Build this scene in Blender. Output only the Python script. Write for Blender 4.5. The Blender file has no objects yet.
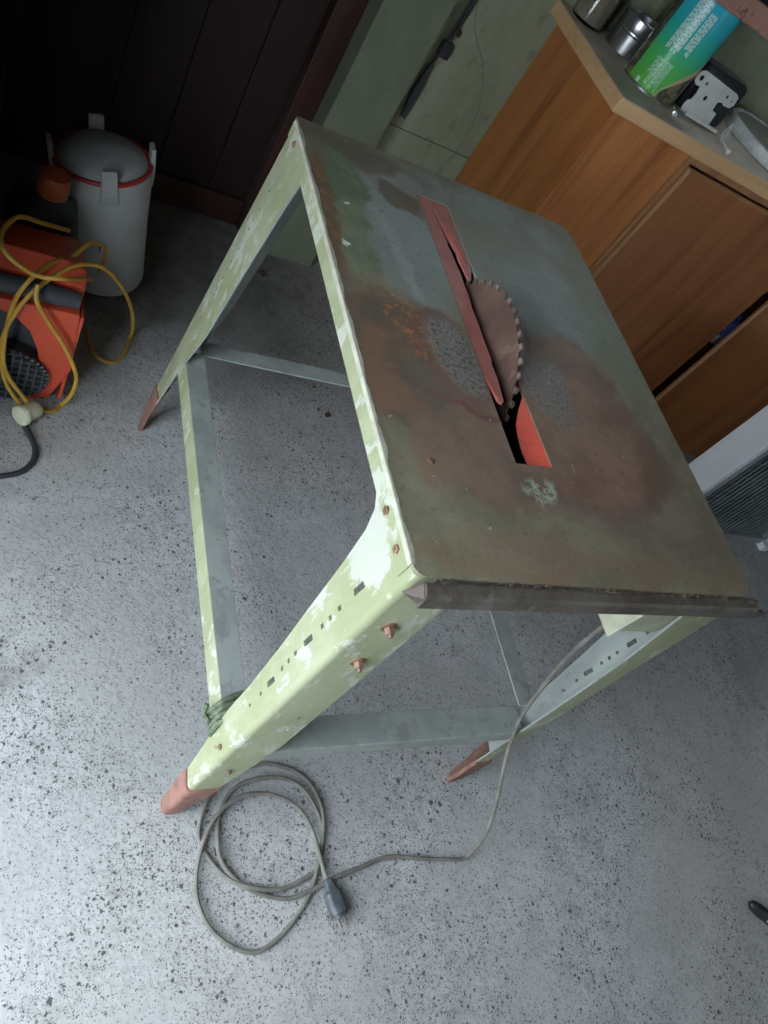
import bpy, bmesh, math, random
from mathutils import Vector, Matrix
random.seed(7)
SC = bpy.context.scene
COL = SC.collection
PI = math.pi

# ------------------------------------------------------------------ materials
class NT:
    """small node-tree writer around one Principled material"""
    def __init__(s, name):
        s.m = bpy.data.materials.new(name); s.m.use_nodes = True
        s.t = s.m.node_tree; s.b = s.t.nodes['Principled BSDF']
        s.co = s.t.nodes.new('ShaderNodeTexCoord').outputs['Object']
    def link(s, a, b): s.t.links.new(a, b)
    def val(s, sock, v):
        if hasattr(v, 'is_output') or isinstance(v, bpy.types.NodeSocket): s.link(v, sock)
        else: sock.default_value = v
    def math(s, op, a, b=0.0, clamp=False):
        n = s.t.nodes.new('ShaderNodeMath'); n.operation = op; n.use_clamp = clamp
        s.val(n.inputs[0], a); s.val(n.inputs[1], b); return n.outputs[0]
    def vmath(s, op, a, b):
        n = s.t.nodes.new('ShaderNodeVectorMath'); n.operation = op
        s.val(n.inputs[0], a); s.val(n.inputs[1], b)
        return n.outputs['Value'] if op in ('LENGTH', 'DISTANCE') else n.outputs[0]
    def scale(s, v, sc):
        return s.vmath('MULTIPLY', v, sc if not isinstance(sc, (int, float)) else (sc, sc, sc))
    def noise(s, scale, detail=4, rough=.55, vec=None, color=False, dist=0):
        n = s.t.nodes.new('ShaderNodeTexNoise'); s.link(vec or s.co, n.inputs['Vector'])
        n.inputs['Scale'].default_value = scale; n.inputs['Detail'].default_value = detail
        n.inputs['Roughness'].default_value = rough; n.inputs['Distortion'].default_value = dist
        return n.outputs['Color' if color else 'Fac']
    def voro(s, scale, vec=None, out='Distance', rnd=1):
        n = s.t.nodes.new('ShaderNodeTexVoronoi'); s.link(vec or s.co, n.inputs['Vector'])
        n.inputs['Scale'].default_value = scale; n.inputs['Randomness'].default_value = rnd
        return n.outputs[out]
    def step(s, v, lo, hi, a=0., b=1.):
        n = s.t.nodes.new('ShaderNodeMapRange'); n.interpolation_type = 'SMOOTHSTEP'
        s.val(n.inputs[0], v); n.inputs[1].default_value = lo; n.inputs[2].default_value = hi
        n.inputs[3].default_value = a; n.inputs[4].default_value = b; return n.outputs[0]
    def mix(s, f, a, b, mode='MIX'):
        n = s.t.nodes.new('ShaderNodeMix'); n.data_type = 'RGBA'; n.blend_type = mode
        s.val(n.inputs[0], f)
        for k, c in ((6, a), (7, b)):
            if isinstance(c, tuple): n.inputs[k].default_value = (*c[:3], 1)
            else: s.link(c, n.inputs[k])
        return n.outputs[2]
    def ramp(s, f, stops):
        n = s.t.nodes.new('ShaderNodeValToRGB'); s.link(f, n.inputs[0]); e = n.color_ramp.elements
        while len(e) < len(stops): e.new(.5)
        for k, (p, c) in enumerate(stops): e[k].position = p; e[k].color = (*c, 1)
        return n.outputs[0]
    def sep(s, v, i):
        n = s.t.nodes.new('ShaderNodeSeparateXYZ'); s.link(v, n.inputs[0]); return n.outputs[i]
    def ell(s, vec, cx, cy, rx, ry, rot=0, soft=.5):
        v = s.vmath('SUBTRACT', vec, (cx, cy, 0))
        n = s.t.nodes.new('ShaderNodeVectorRotate'); n.rotation_type = 'Z_AXIS'
        s.link(v, n.inputs['Vector']); n.inputs['Angle'].default_value = -rot
        d = s.vmath('LENGTH', s.vmath('MULTIPLY', n.outputs[0], (1 / rx, 1 / ry, 0)), (0, 0, 0))
        return s.step(d, 1 - soft, 1 + soft, 1, 0)
    def bump(s, h, strength=.3, dist=.002):
        n = s.t.nodes.new('ShaderNodeBump'); n.inputs['Strength'].default_value = strength
        n.inputs['Distance'].default_value = dist; s.link(h, n.inputs['Height'])
        s.link(n.outputs[0], s.b.inputs['Normal'])
    def out(s, col, rough=.6, metal=0., spec=.5):
        if isinstance(col, tuple): s.b.inputs['Base Color'].default_value = (*col[:3], 1)
        else: s.link(col, s.b.inputs['Base Color'])
        s.val(s.b.inputs['Roughness'], rough); s.val(s.b.inputs['Metallic'], metal)
        s.b.inputs['Specular IOR Level'].default_value = spec
        return s.m

def simple(name, c1, c2=None, rough=.5, metal=0., scale=18, bump=.15, spec=.5, lo=.35, hi=.65):
    n = NT(name); f = n.noise(scale, 5, .6)
    c2 = c2 or tuple(x * .75 for x in c1)
    col = n.mix(n.step(f, lo, hi), c1, c2)
    if bump: n.bump(n.noise(scale * 5, 3), bump, .001)
    return n.out(col, rough, metal, spec)

M = {}
def concrete():
    n = NT('concrete')
    big = n.noise(1.6, 5, .6); mid = n.noise(7, 5, .6); fine = n.noise(60, 3, .6)
    col = n.mix(n.step(big, .35, .65), (.40, .395, .38), (.55, .55, .54))
    col = n.mix(n.math('MULTIPLY', n.step(mid, .42, .68), .45), col, (.34, .34, .33))
    col = n.mix(n.math('MULTIPLY', n.step(fine, .45, .7), .35), col, (.31, .30, .29))
    warp = n.vmath('ADD', n.co, n.scale(n.vmath('SUBTRACT', n.noise(40, 2, .5, color=True), (.5, .5, .5)), .014))
    dens = n.step(n.noise(3.1, 5, .65), .40, .62)
    # pits and specks of three sizes, kept only where the density noise is high
    mott = n.noise(24, 6, .7)
    col = n.mix(n.math('MULTIPLY', n.step(mott, .48, .66), n.math('MULTIPLY', n.step(dens, .1, .8), .45)), col, (.27, .265, .255))
    col = n.mix(n.math('MULTIPLY', n.step(n.noise(1.1, 3, .5), .5, .7), .35), col, (.50, .47, .42))
    irr = n.vmath('ADD', n.co, n.scale(n.vmath('SUBTRACT', n.noise(130, 3, .6, color=True), (.5, .5, .5)), .012))
    for sc, lo, rad, dark in ((300, .26, .36, (.14, .135, .13)), (170, .40, .30, (.095, .09, .085)), (90, .62, .28, (.07, .065, .06)), (46, .90, .22, (.065, .06, .06))):
        d = n.voro(sc, irr); cc = n.sep(n.voro(sc, irr, 'Color'), 0)
        keep = n.step(n.math('ADD', cc, n.math('MULTIPLY', dens, .50)), lo + .42, lo + .50)
        sp = n.math('MULTIPLY', n.step(d, rad * .7, rad * 1.2, 1, 0), keep)
        col = n.mix(n.math('MULTIPLY', sp, .92), col, dark)
    back_dark = n.ell(n.vmath('ADD', n.co, n.scale(n.vmath('SUBTRACT', n.noise(3.5, 5, .65, color=True), (.5, .5, .5)), .45)), -.1, 1.45, .62, .42, .1, .35)  # floor toned darker at the back left, edge broken by noise
    col = n.mix(n.math('MULTIPLY', back_dark, n.step(n.noise(12, 5, .65), .25, .65, .6, .92)), col, (.11, .105, .095))
    oil = n.ell(n.vmath('ADD', n.co, n.scale(n.noise(9, 3, .6, color=True), .12)), -.22, .28, .05, .035, .4, .9)
    col = n.mix(n.math('MULTIPLY', oil, .55), col, (.16, .15, .14))
    n.bump(n.math('ADD', fine, n.math('MULTIPLY', n.voro(110, warp), .5)), .35, .003)
    return n.out(col, n.step(mid, .3, .7, .62, .85), 0, .4)
M['concrete'] = concrete()

def tabletop():
    n = NT('rusty_painted_steel')      # object coords: origin at the saw's base centre
    warp = n.vmath('ADD', n.co, n.scale(n.vmath('SUBTRACT', n.noise(7, 5, .62, color=True), (.5, .5, .5)), .17))
    w2 = n.vmath('ADD', n.co, n.scale(n.vmath('SUBTRACT', n.noise(22, 4, .62, color=True), (.5, .5, .5)), .05))
    f = n.noise(14, 6, .65); g = n.noise(90, 3, .7); h = n.noise(4, 4, .6)
    fn = n.noise(240, 2, .6)
    green = n.mix(n.step(f, .36, .66), (.150, .142, .098), (.205, .200, .142))
    green = n.mix(n.step(h, .42, .62), green, n.mix(n.step(f, .4, .62), (.140, .120, .088), (.185, .158, .118)))
    blue = n.mix(n.step(n.noise(5, 5, .6), .35, .65), (.180, .205, .200), (.235, .268, .266))
    rust = n.mix(n.step(f, .38, .64), (.150, .090, .066), (.225, .142, .106))
    dark = (.098, .078, .060)
    X, Y = .284, .390                  # table-corner coordinates -> object coordinates
    e = lambda cx, cy, rx, ry, r=0., s=.4, w=warp: n.ell(w, cx - X, cy - Y, rx, ry, r, s)
    mu = lambda a, k: n.math('MULTIPLY', a, k)
    col = green
    col = n.mix(mu(e(.29, .62, .24, .15, .05, .25), .9), col, n.mix(n.step(n.noise(6, 4, .6), .42, .62), blue, (.185, .195, .165)))
    col = n.mix(mu(e(.40, .50, .085, .12, .2, .3), .9), col, blue)
    col = n.mix(mu(e(.125, .55, .075, .15, .12, .25), .95), col, blue)
    col = n.mix(mu(e(.115, .52, .012, .13, .15, .6, w2), .5), col, (.30, .33, .32))
    col = n.mix(e(.048, .60, .042, .15, -.05, .22), col, n.mix(n.step(f, .4, .6), (.115, .155, .098), (.165, .200, .135)))
    col = n.mix(mu(e(.52, .46, .05, .13, .2, .4), .5), col, (.15, .19, .135))
    col = n.mix(mu(e(.05, .745, .16, .030, -.1, .35), .85), col, (.125, .105, .088))
    col = n.mix(mu(e(.152, .662, .040, .030, -.5, .25, w2), .85), col, (.120, .092, .062))
    col = n.mix(mu(e(.010, .56, .017, .14, -.04, .35, w2), .85), col, n.mix(n.step(n.noise(50, 4, .7), .5, .62), (.125, .078, .052), (.25, .115, .05)))
    # the big rust stain round the slot
    col = n.mix(e(.085, .30, .105, .125, .45, .13), col, n.mix(n.step(f, .40, .6), dark, (.165, .098, .066)))
    col = n.mix(e(.34, .235, .175, .135, .28, .12), col, rust)
    col = n.mix(mu(e(.36, .34, .13, .10, .15, .2), .9), col, rust)
    col = n.mix(mu(e(.17, .18, .12, .075, .2, .16), .95), col, n.mix(n.step(f, .38, .62), (.138, .095, .070), (.19, .128, .094)))
    rim = mu(e(.34, .235, .182, .142, .28, .10), n.math('SUBTRACT', 1., e(.335, .24, .160, .120, .28, .10)))
    col = n.mix(mu(rim, .45), col, (.105, .078, .072))
    # pitted bare grey steel either side of the slot
    pit = n.step(n.noise(170, 3, .7), .50, .60)
    col = n.mix(mu(e(.162, .335, .040, .070, .25, .16, w2), .92), col, n.mix(pit, (.165, .165, .158), (.075, .055, .048)))
    col = n.mix(mu(e(.322, .315, .045, .065, .1, .3), .75), col, n.mix(pit, (.165, .162, .155), (.10, .078, .068)))
    col = n.mix(mu(mu(e(.150, .335, .056, .088, .25, .14, w2), n.math('SUBTRACT', 1., e(.162, .335, .042, .070, .25, .14, w2))), .6), col, (.135, .062, .045))
    orange = mu(e(.095, .375, .032, .075, .25, .5, w2), n.step(n.noise(80, 5, .75), .50, .62))
    col = n.mix(mu(orange, .9), col, (.36, .155, .058))
    col = n.mix(mu(e(.15, .245, .10, .006, -.30, .7, w2), .85), col, (.130, .050, .038))
    col = n.mix(mu(e(.16, .05, .09, .035, 0, .3), .45), col, (.20, .13, .095))
    col = n.mix(mu(e(.20, .018, .34, .014, 0, .6), .5), col, (.19, .12, .085))
    pg = mu(e(.222, .130, .030, .020, .5, .4, w2), n.step(n.noise(60, 4, .7), .44, .56))
    col = n.mix(mu(pg, .8), col, (.36, .46, .36))
    for cx, cy in ((.032, .501), (.045, .60)):
        col = n.mix(mu(n.ell(w2, cx - X, cy - Y, .0048, .0036, .3, .3), .9), col, (.62, .66, .64))
    col = n.mix(mu(n.step(g, .56, .70), .40), col, (.085, .068, .055))
    col = n.mix(mu(n.step(fn, .58, .70), .35), col, (.075, .062, .052))
    sp = n.voro(85, w2); cc = n.sep(n.voro(85, w2, 'Color'), 0)
    col = n.mix(mu(n.math('MULTIPLY', n.step(sp, .1, .2, 1, 0), n.step(cc, .92, .94)), .5), col, (.42, .40, .34))
    col = n.mix(1., col, (1.42, 1.36, 1.24), 'MULTIPLY')
    n.bump(n.math('ADD', g, n.math('MULTIPLY', f, 1.5)), .22, .0012)
    return n.out(col, n.step(f, .35, .65, .50, .62), .0, .36)
M['tabletop'] = tabletop()

def chipped(name, base, base2, chip, rustc, chip_amt=.56, rust_amt=.66, rough=.5, bare=None):
    n = NT(name)
    v = n.vmath('MULTIPLY', n.co, (1, 1, .55))
    f = n.noise(16, 5, .62, v); c = n.noise(30, 6, .68, v); r = n.noise(24, 6, .7, n.vmath('ADD', v, (3.1, 1.7, .4)))
    col = n.mix(n.step(f, .38, .62), base, base2)
    col = n.mix(n.math('MULTIPLY', n.step(c, chip_amt, chip_amt + .05), .8), col, chip)
    if bare:
        d = n.vmath('LENGTH', n.vmath('SUBTRACT', n.vmath('ADD', n.co, n.scale(n.vmath('SUBTRACT', n.noise(30, 6, .7, color=True), (.5, .5, .5)), .11)), bare), (0, 0, 0))
        col = n.mix(n.step(d, .042, .052, .72, 0), col, (.52, .52, .47))
    col = n.mix(n.step(r, rust_amt, rust_amt + .035), col, rustc)
    n.bump(n.math('ADD', n.noise(140, 3), n.step(c, chip_amt, chip_amt + .05)), .25, .0008)
    return n.out(col, rough, 0, .5)
M['green_paint'] = chipped('pale_green_chipped_paint', (.31, .33, .185), (.38, .395, .25), (.52, .53, .45), (.20, .15, .10), .55, .665, bare=(-.284, -.315, .735))
M['grey_steel'] = chipped('grey_painted_steel', (.28, .305, .285), (.35, .375, .345), (.24, .255, .23), (.17, .13, .09), .57, .69, .42)
M['rail'] = chipped('rusty_rail_steel', (.080, .063, .048), (.135, .114, .092), (.20, .18, .155), (.105, .050, .034), .58, .60, .55)
M['rust_foot'] = simple('rusty_primer', (.30, .15, .11), (.20, .105, .08), .8, 0, 40, .5)
M['bladesteel'] = chipped('rusty_blade_steel', (.135, .078, .058), (.095, .055, .042), (.175, .115, .088), (.12, .065, .05), .6, .64, .55)
M['tooth'] = simple('worn_tooth_steel', (.27, .22, .18), (.14, .10, .08), .5, .2, 60)
def throat():
    n = NT('faded_red_plastic')
    f = n.noise(20, 5, .6)
    z = n.sep(n.co, 2)
    faded = n.mix(n.step(f, .4, .62), (.50, .19, .155), (.42, .155, .125))
    n.bump(n.noise(90, 3), .2, .0006)
    return n.out(faded, .5)
M['throat'] = throat()
M['fresh_red'] = simple('fresh_red_plastic', (.66, .095, .06), (.55, .11, .075), .42, 0, 30)
M['bolt'] = simple('rusty_bolt', (.33, .19, .12), (.2, .12, .08), .6, .3, 80)
M['black_steel'] = simple('dark_oily_steel', (.025, .027, .03), (.05, .045, .04), .5, .2)
M['cream'] = simple('cream_plastic', (.62, .62, .44), (.5, .5, .36), .45, 0, 25)
M['grey_cord'] = simple('grey_cord_sheath', (.155, .145, .12), (.23, .22, .19), .55, 0, 30)
M['plug'] = simple('dark_rubber', (.055, .068, .078), (.11, .12, .125), .5, 0, 60)
M['pin'] = simple('plug_pin_brass', (.5, .42, .3), (.4, .33, .25), .35, .9)
M['rope'] = simple('green_twine', (.085, .115, .065), (.16, .19, .12), .85, 0, 120, .6)
M['straw'] = simple('dry_straw', (.22, .17, .11), (.07, .055, .04), .8, 0, 50)
M['leaf'] = simple('dead_leaf', (.13, .075, .04), (.06, .04, .025), .8, 0, 60)

def wood(name, a, b, c, axis=2, rough=.42, sc=17):
    n = NT(name); st = [1, 1, 1]; st[axis] = .06
    v = n.vmath('MULTIPLY', n.co, tuple(st))
    warp = n.vmath('ADD', v, n.scale(n.noise(6, 3, .5, v, True), .16))
    f = n.noise(sc, 6, .65, warp); g = n.noise(sc * 4, 4, .7, v); h = n.noise(3.4, 3, .5)
    col = n.ramp(f, [(.30, c), (.45, b), (.62, a), (.8, b)])
    col = n.mix(n.math('MULTIPLY', n.step(g, .54, .72), .35), col, c)
    col = n.mix(n.math('MULTIPLY', n.step(h, .45, .75), .35), col, b)
    n.bump(g, .12, .0008)
    return n.out(col, rough, 0, .5)
M['plywood'] = wood('varnished_plywood', (.52, .195, .055), (.43, .150, .040), (.25, .082, .024))
M['door_wood_shaded'] = wood('door_plywood_shaded', (.30, .122, .040), (.24, .092, .030), (.13, .048, .018))  # carcass and second door; that door's shade is in the colour
M['door_wood_lit'] = wood('door_plywood_lit', (.36, .140, .050), (.30, .110, .038), (.15, .054, .020))  # same plywood in a lit tone, for the first door
M['edge_wood'] = wood('raw_edge_wood', (.42, .22, .10), (.36, .17, .07), (.2, .09, .04))
M['worktop'] = wood('worn_worktop', (.70, .45, .23), (.63, .38, .18), (.47, .27, .13), 0, .55, 14)
M['worktop_top'] = simple('dusty_worktop_surface', (.66, .58, .47), (.54, .45, .35), .7, 0, 9)
M['brown_door'] = wood('dark_brown_boards', (.024, .007, .0045), (.017, .005, .0035), (.009, .0035, .003), 2, .6, 12)
M['wall_green'] = chipped('pale_green_wall_board', (.27, .30, .195), (.315, .34, .23), (.22, .245, .155), (.16, .16, .12), .6, .68, .7)
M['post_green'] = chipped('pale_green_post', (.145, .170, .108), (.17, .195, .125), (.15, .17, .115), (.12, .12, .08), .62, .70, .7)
M['wall_plain'] = simple('dim_wall_board', (.10, .095, .08), (.075, .07, .06), .85, 0, 3)
M['asphalt'] = simple('driveway_gravel', (.22, .22, .21), (.16, .16, .155), .9, 0, 30)
M['black'] = simple('black_plastic', (.018, .019, .021), (.028, .029, .03), .45)
M['black_cable'] = simple('black_cable_sheath', (.045, .05, .058), (.03, .033, .04), .5)
M['navy'] = simple('dark_blue_plastic', (.015, .022, .040), (.02, .03, .05), .5)
M['orange'] = simple('orange_plastic', (.62, .085, .035), (.52, .07, .03), .42, 0, 8)
M['orange_cap'] = simple('orange_cap_plastic', (.52, .13, .04), (.42, .10, .03), .5, 0, 10)
M['charcoal'] = simple('charcoal_plastic', (.06, .068, .078), (.045, .05, .058), .5)
M['yellow'] = simple('yellow_cord_sheath', (.55, .33, .045), (.45, .26, .035), .45, 0, 30)
M['milky'] = simple('milky_plastic', (.50, .52, .50), (.43, .45, .43), .4, 0, 9)
M['red_ring'] = simple('red_plastic', (.50, .035, .030), (.4, .03, .03), .4)
M['white_paint'] = simple('white_enamel', (.72, .75, .76), (.66, .69, .70), .35, 0, 6)
M['grey_trim'] = simple('grey_trim', (.30, .31, .33), (.26, .27, .29), .5)
M['mesh_wire'] = simple('grey_wire', (.20, .23, .235), (.15, .17, .175), .4, .5)
M['tin'] = simple('dull_tin', (.55, .55, .55), (.42, .42, .43), .28, .95, 14)
M['silver'] = simple('zinc_plate', (.80, .80, .77), (.70, .70, .67), .4, .65, 30)
M['lid_white'] = simple('dusty_white', (.62, .63, .62), (.45, .46, .45), .6, 0, 40)
M['lid_grey'] = simple('dusty_grey_disc', (.33, .32, .27), (.27, .26, .22), .7, 0, 12)
M['pink_rust'] = chipped('pink_rusty_steel', (.42, .21, .155), (.34, .165, .12), (.50, .30, .23), (.16, .07, .045), .58, .56, .6)
M['wire_green'] = simple('green_wire', (.14, .25, .18), (.12, .2, .15), .6)
M['frame_white'] = simple('window_frame_paint', (.55, .56, .5), (.5, .5, .45), .5)
M['blue_label'] = simple('blue_label', (.03, .05, .22), (.5, .5, .6), .4, 0, 60, 0, .5, .58, .62)
M['dust'] = simple('dusty_contents', (.45, .40, .31), (.30, .26, .20), .8, 0, 30, .5)
def glass(name, col=(1, 1, 1), rough=.02):
    n = NT(name); n.out(col, rough); n.b.inputs['Transmission Weight'].default_value = 1.0
    n.b.inputs['IOR'].default_value = 1.45
    return n.m
M['pane'] = glass('window_glass', (.96, .98, .98), 0.0)
M['jar'] = glass('dusty_jar_glass', (.86, .86, .80), .12)

def can_mat():
    """printed tin: green below, turquoise above, hills on one side"""
    n = NT('printed_tin')
    z = n.sep(n.co, 2); x = n.sep(n.co, 0); y = n.sep(n.co, 1)
    an = n.math('ARCTAN2', y, x)
    col = n.ramp(n.math('DIVIDE', z, .25), [(.0, (.13, .46, .06)), (.30, (.09, .50, .12)), (.52, (.03, .46, .34)), (.80, (.03, .44, .55))])
    hz = n.math('MULTIPLY', n.math('POWER', n.math('MAXIMUM', n.math('ADD', an, 2.02), 0.), .6), .105)
    hill = n.step(n.math('SUBTRACT', hz, z), -.002, .002)
    side = n.step(an, -2.03, -2.0)
    cream = n.math('MULTIPLY', hill, side)
    col = n.mix(cream, col, (.48, .46, .24))
    dk = n.math('MULTIPLY', n.step(n.math('SUBTRACT', n.math('MULTIPLY', hz, .80), z), -.002, .004), n.step(an, -1.95, -1.85))
    col = n.mix(dk, col, n.mix(n.step(n.noise(30, 3), .45, .6), (.05, .06, .045), (.20, .18, .09)))
    return n.out(col, .22, 0, .6)
M['can'] = can_mat()
M['print_white'] = simple('white_print', (.62, .78, .70), (.55, .72, .64), .4, 0, 10, 0)

# ------------------------------------------------------------------ mesh helpers
class MB:
    def __init__(s): s.v = []; s.f = []; s.mi = []
    def add(s, vs, fs, mi=0):
        o = len(s.v); s.v += [Vector(p) for p in vs]
        for f in fs: s.f.append([i + o for i in f]); s.mi.append(mi)
        return s
    def box(s, lo, hi, mat=None, mi=0):
        (a, b, c), (d, e, f) = lo, hi
        vs = [Vector(p) for p in ((a,b,c),(d,b,c),(d,e,c),(a,e,c),(a,b,f),(d,b,f),(d,e,f),(a,e,f))]
        if mat: vs = [mat @ p for p in vs]
        return s.add(vs, [(3,2,1,0),(4,5,6,7),(0,1,5,4),(1,2,6,5),(2,3,7,6),(3,0,4,7)], mi)
    def loft(s, rings, closed=True, cap=True, mi=0):
        n = len(rings[0]); o = len(s.v)
        for r in rings: s.v += [Vector(p) for p in r]
        for k in range(len(rings) - 1):
            for i in range(n if closed else n - 1):
                j = (i + 1) % n; a = o + k * n; b = a + n
                s.f.append([a + i, a + j, b + j, b + i]); s.mi.append(mi)
        if cap and closed:
            s.f.append([o + i for i in reversed(range(n))]); s.mi.append(mi)
            s.f.append([o + (len(rings) - 1) * n + i for i in range(n)]); s.mi.append(mi)
        return s
    def tube(s, pts, r, n=8, cap=True, mi=0):
        pts = [Vector(p) for p in pts]; rings = []; up = None
        for i, p in enumerate(pts):
            t = (pts[min(i + 1, len(pts) - 1)] - pts[max(i - 1, 0)])
            if t.length < 1e-9: t = Vector((0, 0, 1))
            t.normalize()
            if up is None: up = t.orthogonal().normalized()
            up = (up - t * up.dot(t));
            if up.length < 1e-6: up = t.orthogonal()
            up.normalize(); w = t.cross(up)
            rr = r[i] if isinstance(r, (list, tuple)) else r
            rings.append([p + (up * math.cos(2*PI*k/n) + w * math.sin(2*PI*k/n)) * rr for k in range(n)])
        return s.loft(rings, True, cap, mi)
    def lathe(s, prof, c=(0,0,0), n=32, mat=None, cap=True, mi=0):
        rings = []
        for r, z in prof:
            ring = [Vector((c[0] + r * math.cos(2*PI*k/n), c[1] + r * math.sin(2*PI*k/n), c[2] + z)) for k in range(n)]
            rings.append([mat @ p for p in ring] if mat else ring)
        return s.loft(rings, True, cap, mi)
    def prism(s, poly, d0, d1, mat, mi=0):
        """poly: 2D outline in the matrix's xy, extruded along its z"""
        return s.loft([[mat @ Vector((x, y, d0)) for x, y in poly], [mat @ Vector((x, y, d1)) for x, y in poly]], True, True, mi)

def smooth(pts, sub=6, closed=False):
    P = [Vector(p) for p in pts]; out = []; n = len(P)
    for i in range(n if closed else n - 1):
        g = lambda k: P[k % n] if closed else P[max(0, min(n - 1, k))]
        p0, p1, p2, p3 = g(i-1), g(i), g(i+1), g(i+2)
        for k in range(sub):
            t = k / sub
            out.append(.5 * ((2*p1) + (p2-p0)*t + (2*p0-5*p1+4*p2-p3)*t*t + (3*p1-p0-3*p2+p3)*t**3))
    if not closed: out.append(P[-1])
    return out

def mesh_obj(name, mb, mats, smoothed=False, bevel=0, seg=2, off=(0,0,0), fix=True):
    me = bpy.data.meshes.new(name)
    me.from_pydata([p - Vector(off) for p in mb.v], [], mb.f)
    mats = mats if isinstance(mats, (list, tuple)) else [mats]
    for m in mats: me.materials.append(m)
    for p, k in zip(me.polygons, mb.mi): p.material_index = k; p.use_smooth = smoothed
    if fix:
        bm = bmesh.new(); bm.from_mesh(me); bmesh.ops.recalc_face_normals(bm, faces=bm.faces); bm.to_mesh(me); bm.free()
    if smoothed: me.set_sharp_from_angle(angle=math.radians(38))
    o = bpy.data.objects.new(name, me); COL.objects.link(o)
    if bevel:
        b = o.modifiers.new('bevel', 'BEVEL'); b.width = bevel; b.segments = seg; b.limit_method = 'ANGLE'; b.angle_limit = math.radians(40)
    return o

def plate(outline, holes, thick, mat4=None):
    """flat plate with holes: 2D curve -> mesh data in an MB"""
    cu = bpy.data.curves.new('tmp', 'CURVE'); cu.dimensions = '2D'; cu.fill_mode = 'BOTH'; cu.extrude = thick / 2
    for ln in [outline] + list(holes):
        sp = cu.splines.new('POLY'); sp.points.add(len(ln) - 1); sp.use_cyclic_u = True
        for p, (x, y) in zip(sp.points, ln): p.co = (x, y, 0, 1)
    ob = bpy.data.objects.new('tmp', cu); COL.objects.link(ob)
    dg = bpy.context.evaluated_depsgraph_get()
    me = bpy.data.meshes.new_from_object(ob.evaluated_get(dg))
    bm = bmesh.new(); bm.from_mesh(me); bmesh.ops.remove_doubles(bm, verts=bm.verts, dist=1e-5)
    mb = MB(); idx = {v: i for i, v in enumerate(bm.verts)}
    vs = [(mat4 @ v.co if mat4 else v.co.copy()) for v in bm.verts]
    mb.add(vs, [[idx[v] for v in f.verts] for f in bm.faces]); bm.free()
    bpy.data.objects.remove(ob); bpy.data.curves.remove(cu); bpy.data.meshes.remove(me)
    return mb

def rrect(x0, y0, x1, y1, r, n=5):
    rs = r if isinstance(r, (list, tuple)) else [r] * 4; o = []
    for (cx, cy, a), rr in zip(((x0, y0, PI), (x1, y0, 1.5*PI), (x1, y1, 0), (x0, y1, .5*PI)), rs):
        ix = cx + rr * (1 if cx == x0 else -1); iy = cy + rr * (1 if cy == y0 else -1)
        o += [(ix + rr * math.cos(a + k*PI/2/n), iy + rr * math.sin(a + k*PI/2/n)) for k in range(n + 1)]
    return o
def circ(cx, cy, r, n=14): return [(cx + r*math.cos(2*PI*k/n), cy + r*math.sin(2*PI*k/n)) for k in range(n)]

def tag(o, label, cat=None, group=None, kind=None):
    if label: o['label'] = label
    if cat: o['category'] = cat
    if group: o['group'] = group
    if kind: o['kind'] = kind
    return o
def thing(name, label, cat, loc=(0,0,0), rot=(0,0,0), group=None):
    o = bpy.data.objects.new(name, None); COL.objects.link(o); o.empty_display_size = .05
    o.location = loc; o.rotation_euler = rot
    return tag(o, label, cat, group)
def part(name, mb, mats, parent, off=(0,0,0), label=None, **k):
    o = mesh_obj(name, mb, mats, off=off, **k); o.parent = parent
    if label: o['label'] = label
    return o
def single(name, mb, mats, label, cat, loc, group=None, kind=None, **k):
    """a thing that is one mesh; vertices given in world coordinates, origin put at loc"""
    o = mesh_obj(name, mb, mats, off=loc, **k); o.location = loc
    return tag(o, label, cat, group, kind)
def struct(name, mb, mats, label=None, cat='structure', **k):
    o = mesh_obj(name, mb, mats, **k); o['kind'] = 'structure'
    if label: o['label'] = label
    o['category'] = cat
    return o

# ------------------------------------------------------------------ the room
XL, XR, YF, YB, ZC = -.86, 3.4, -1.9, 1.655, 2.35
struct('floor', MB().box((XL, YF, -.1), (XR, YB + .1, 0)), M['concrete'], 'pale grey pitted concrete garage floor', 'floor')
struct('trim_5', MB().box((-9, -8, -.14), (XL - .0005, 6, -.012)), M['asphalt'], 'gravel driveway outside the garage opening', 'ground')
struct('ceiling', MB().box((XL - .1, YF - .1, ZC), (XR + .1, YB + .1, ZC + .1)), M['wall_plain'], 'garage ceiling boards', 'ceiling')
struct('wall_right', MB().box((XR, YF, 0), (XR + .1, YB, ZC)), M['wall_plain'], 'right garage wall', 'wall')
FX0, FX1, FZ0, FZ1 = 1.75, 2.75, 1.10, 1.85  # unseen front window, added to brighten the bench side
w = MB(); w.box((XL, YF - .1, 0), (FX0, YF, ZC)); w.box((FX1, YF - .1, 0), (XR, YF, ZC)); w.box((FX0, YF - .1, 0), (FX1, YF, FZ0)); w.box((FX0, YF - .1, FZ1), (FX1, YF, ZC))
struct('wall_front', w, M['wall_plain'], 'front garage wall with an added window, behind the viewer', 'wall')
fr = MB()
for a, b in (((FX0, YF - .07, FZ0), (FX1, YF - .02, FZ0 + .04)), ((FX0, YF - .07, FZ1 - .04), (FX1, YF - .02, FZ1)), ((FX0, YF - .07, FZ0 + .04), (FX0 + .04, YF - .02, FZ1 - .04)), ((FX1 - .04, YF - .07, FZ0 + .04), (FX1, YF - .02, FZ1 - .04)), ((2.23, YF - .07, FZ0 + .04), (2.27, YF - .02, FZ1 - .04))): fr.box(a, b)
wf = struct('fill_window', fr, M['frame_white'], 'frame of the unseen window added in the front wall to light the bench', 'window')
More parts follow.
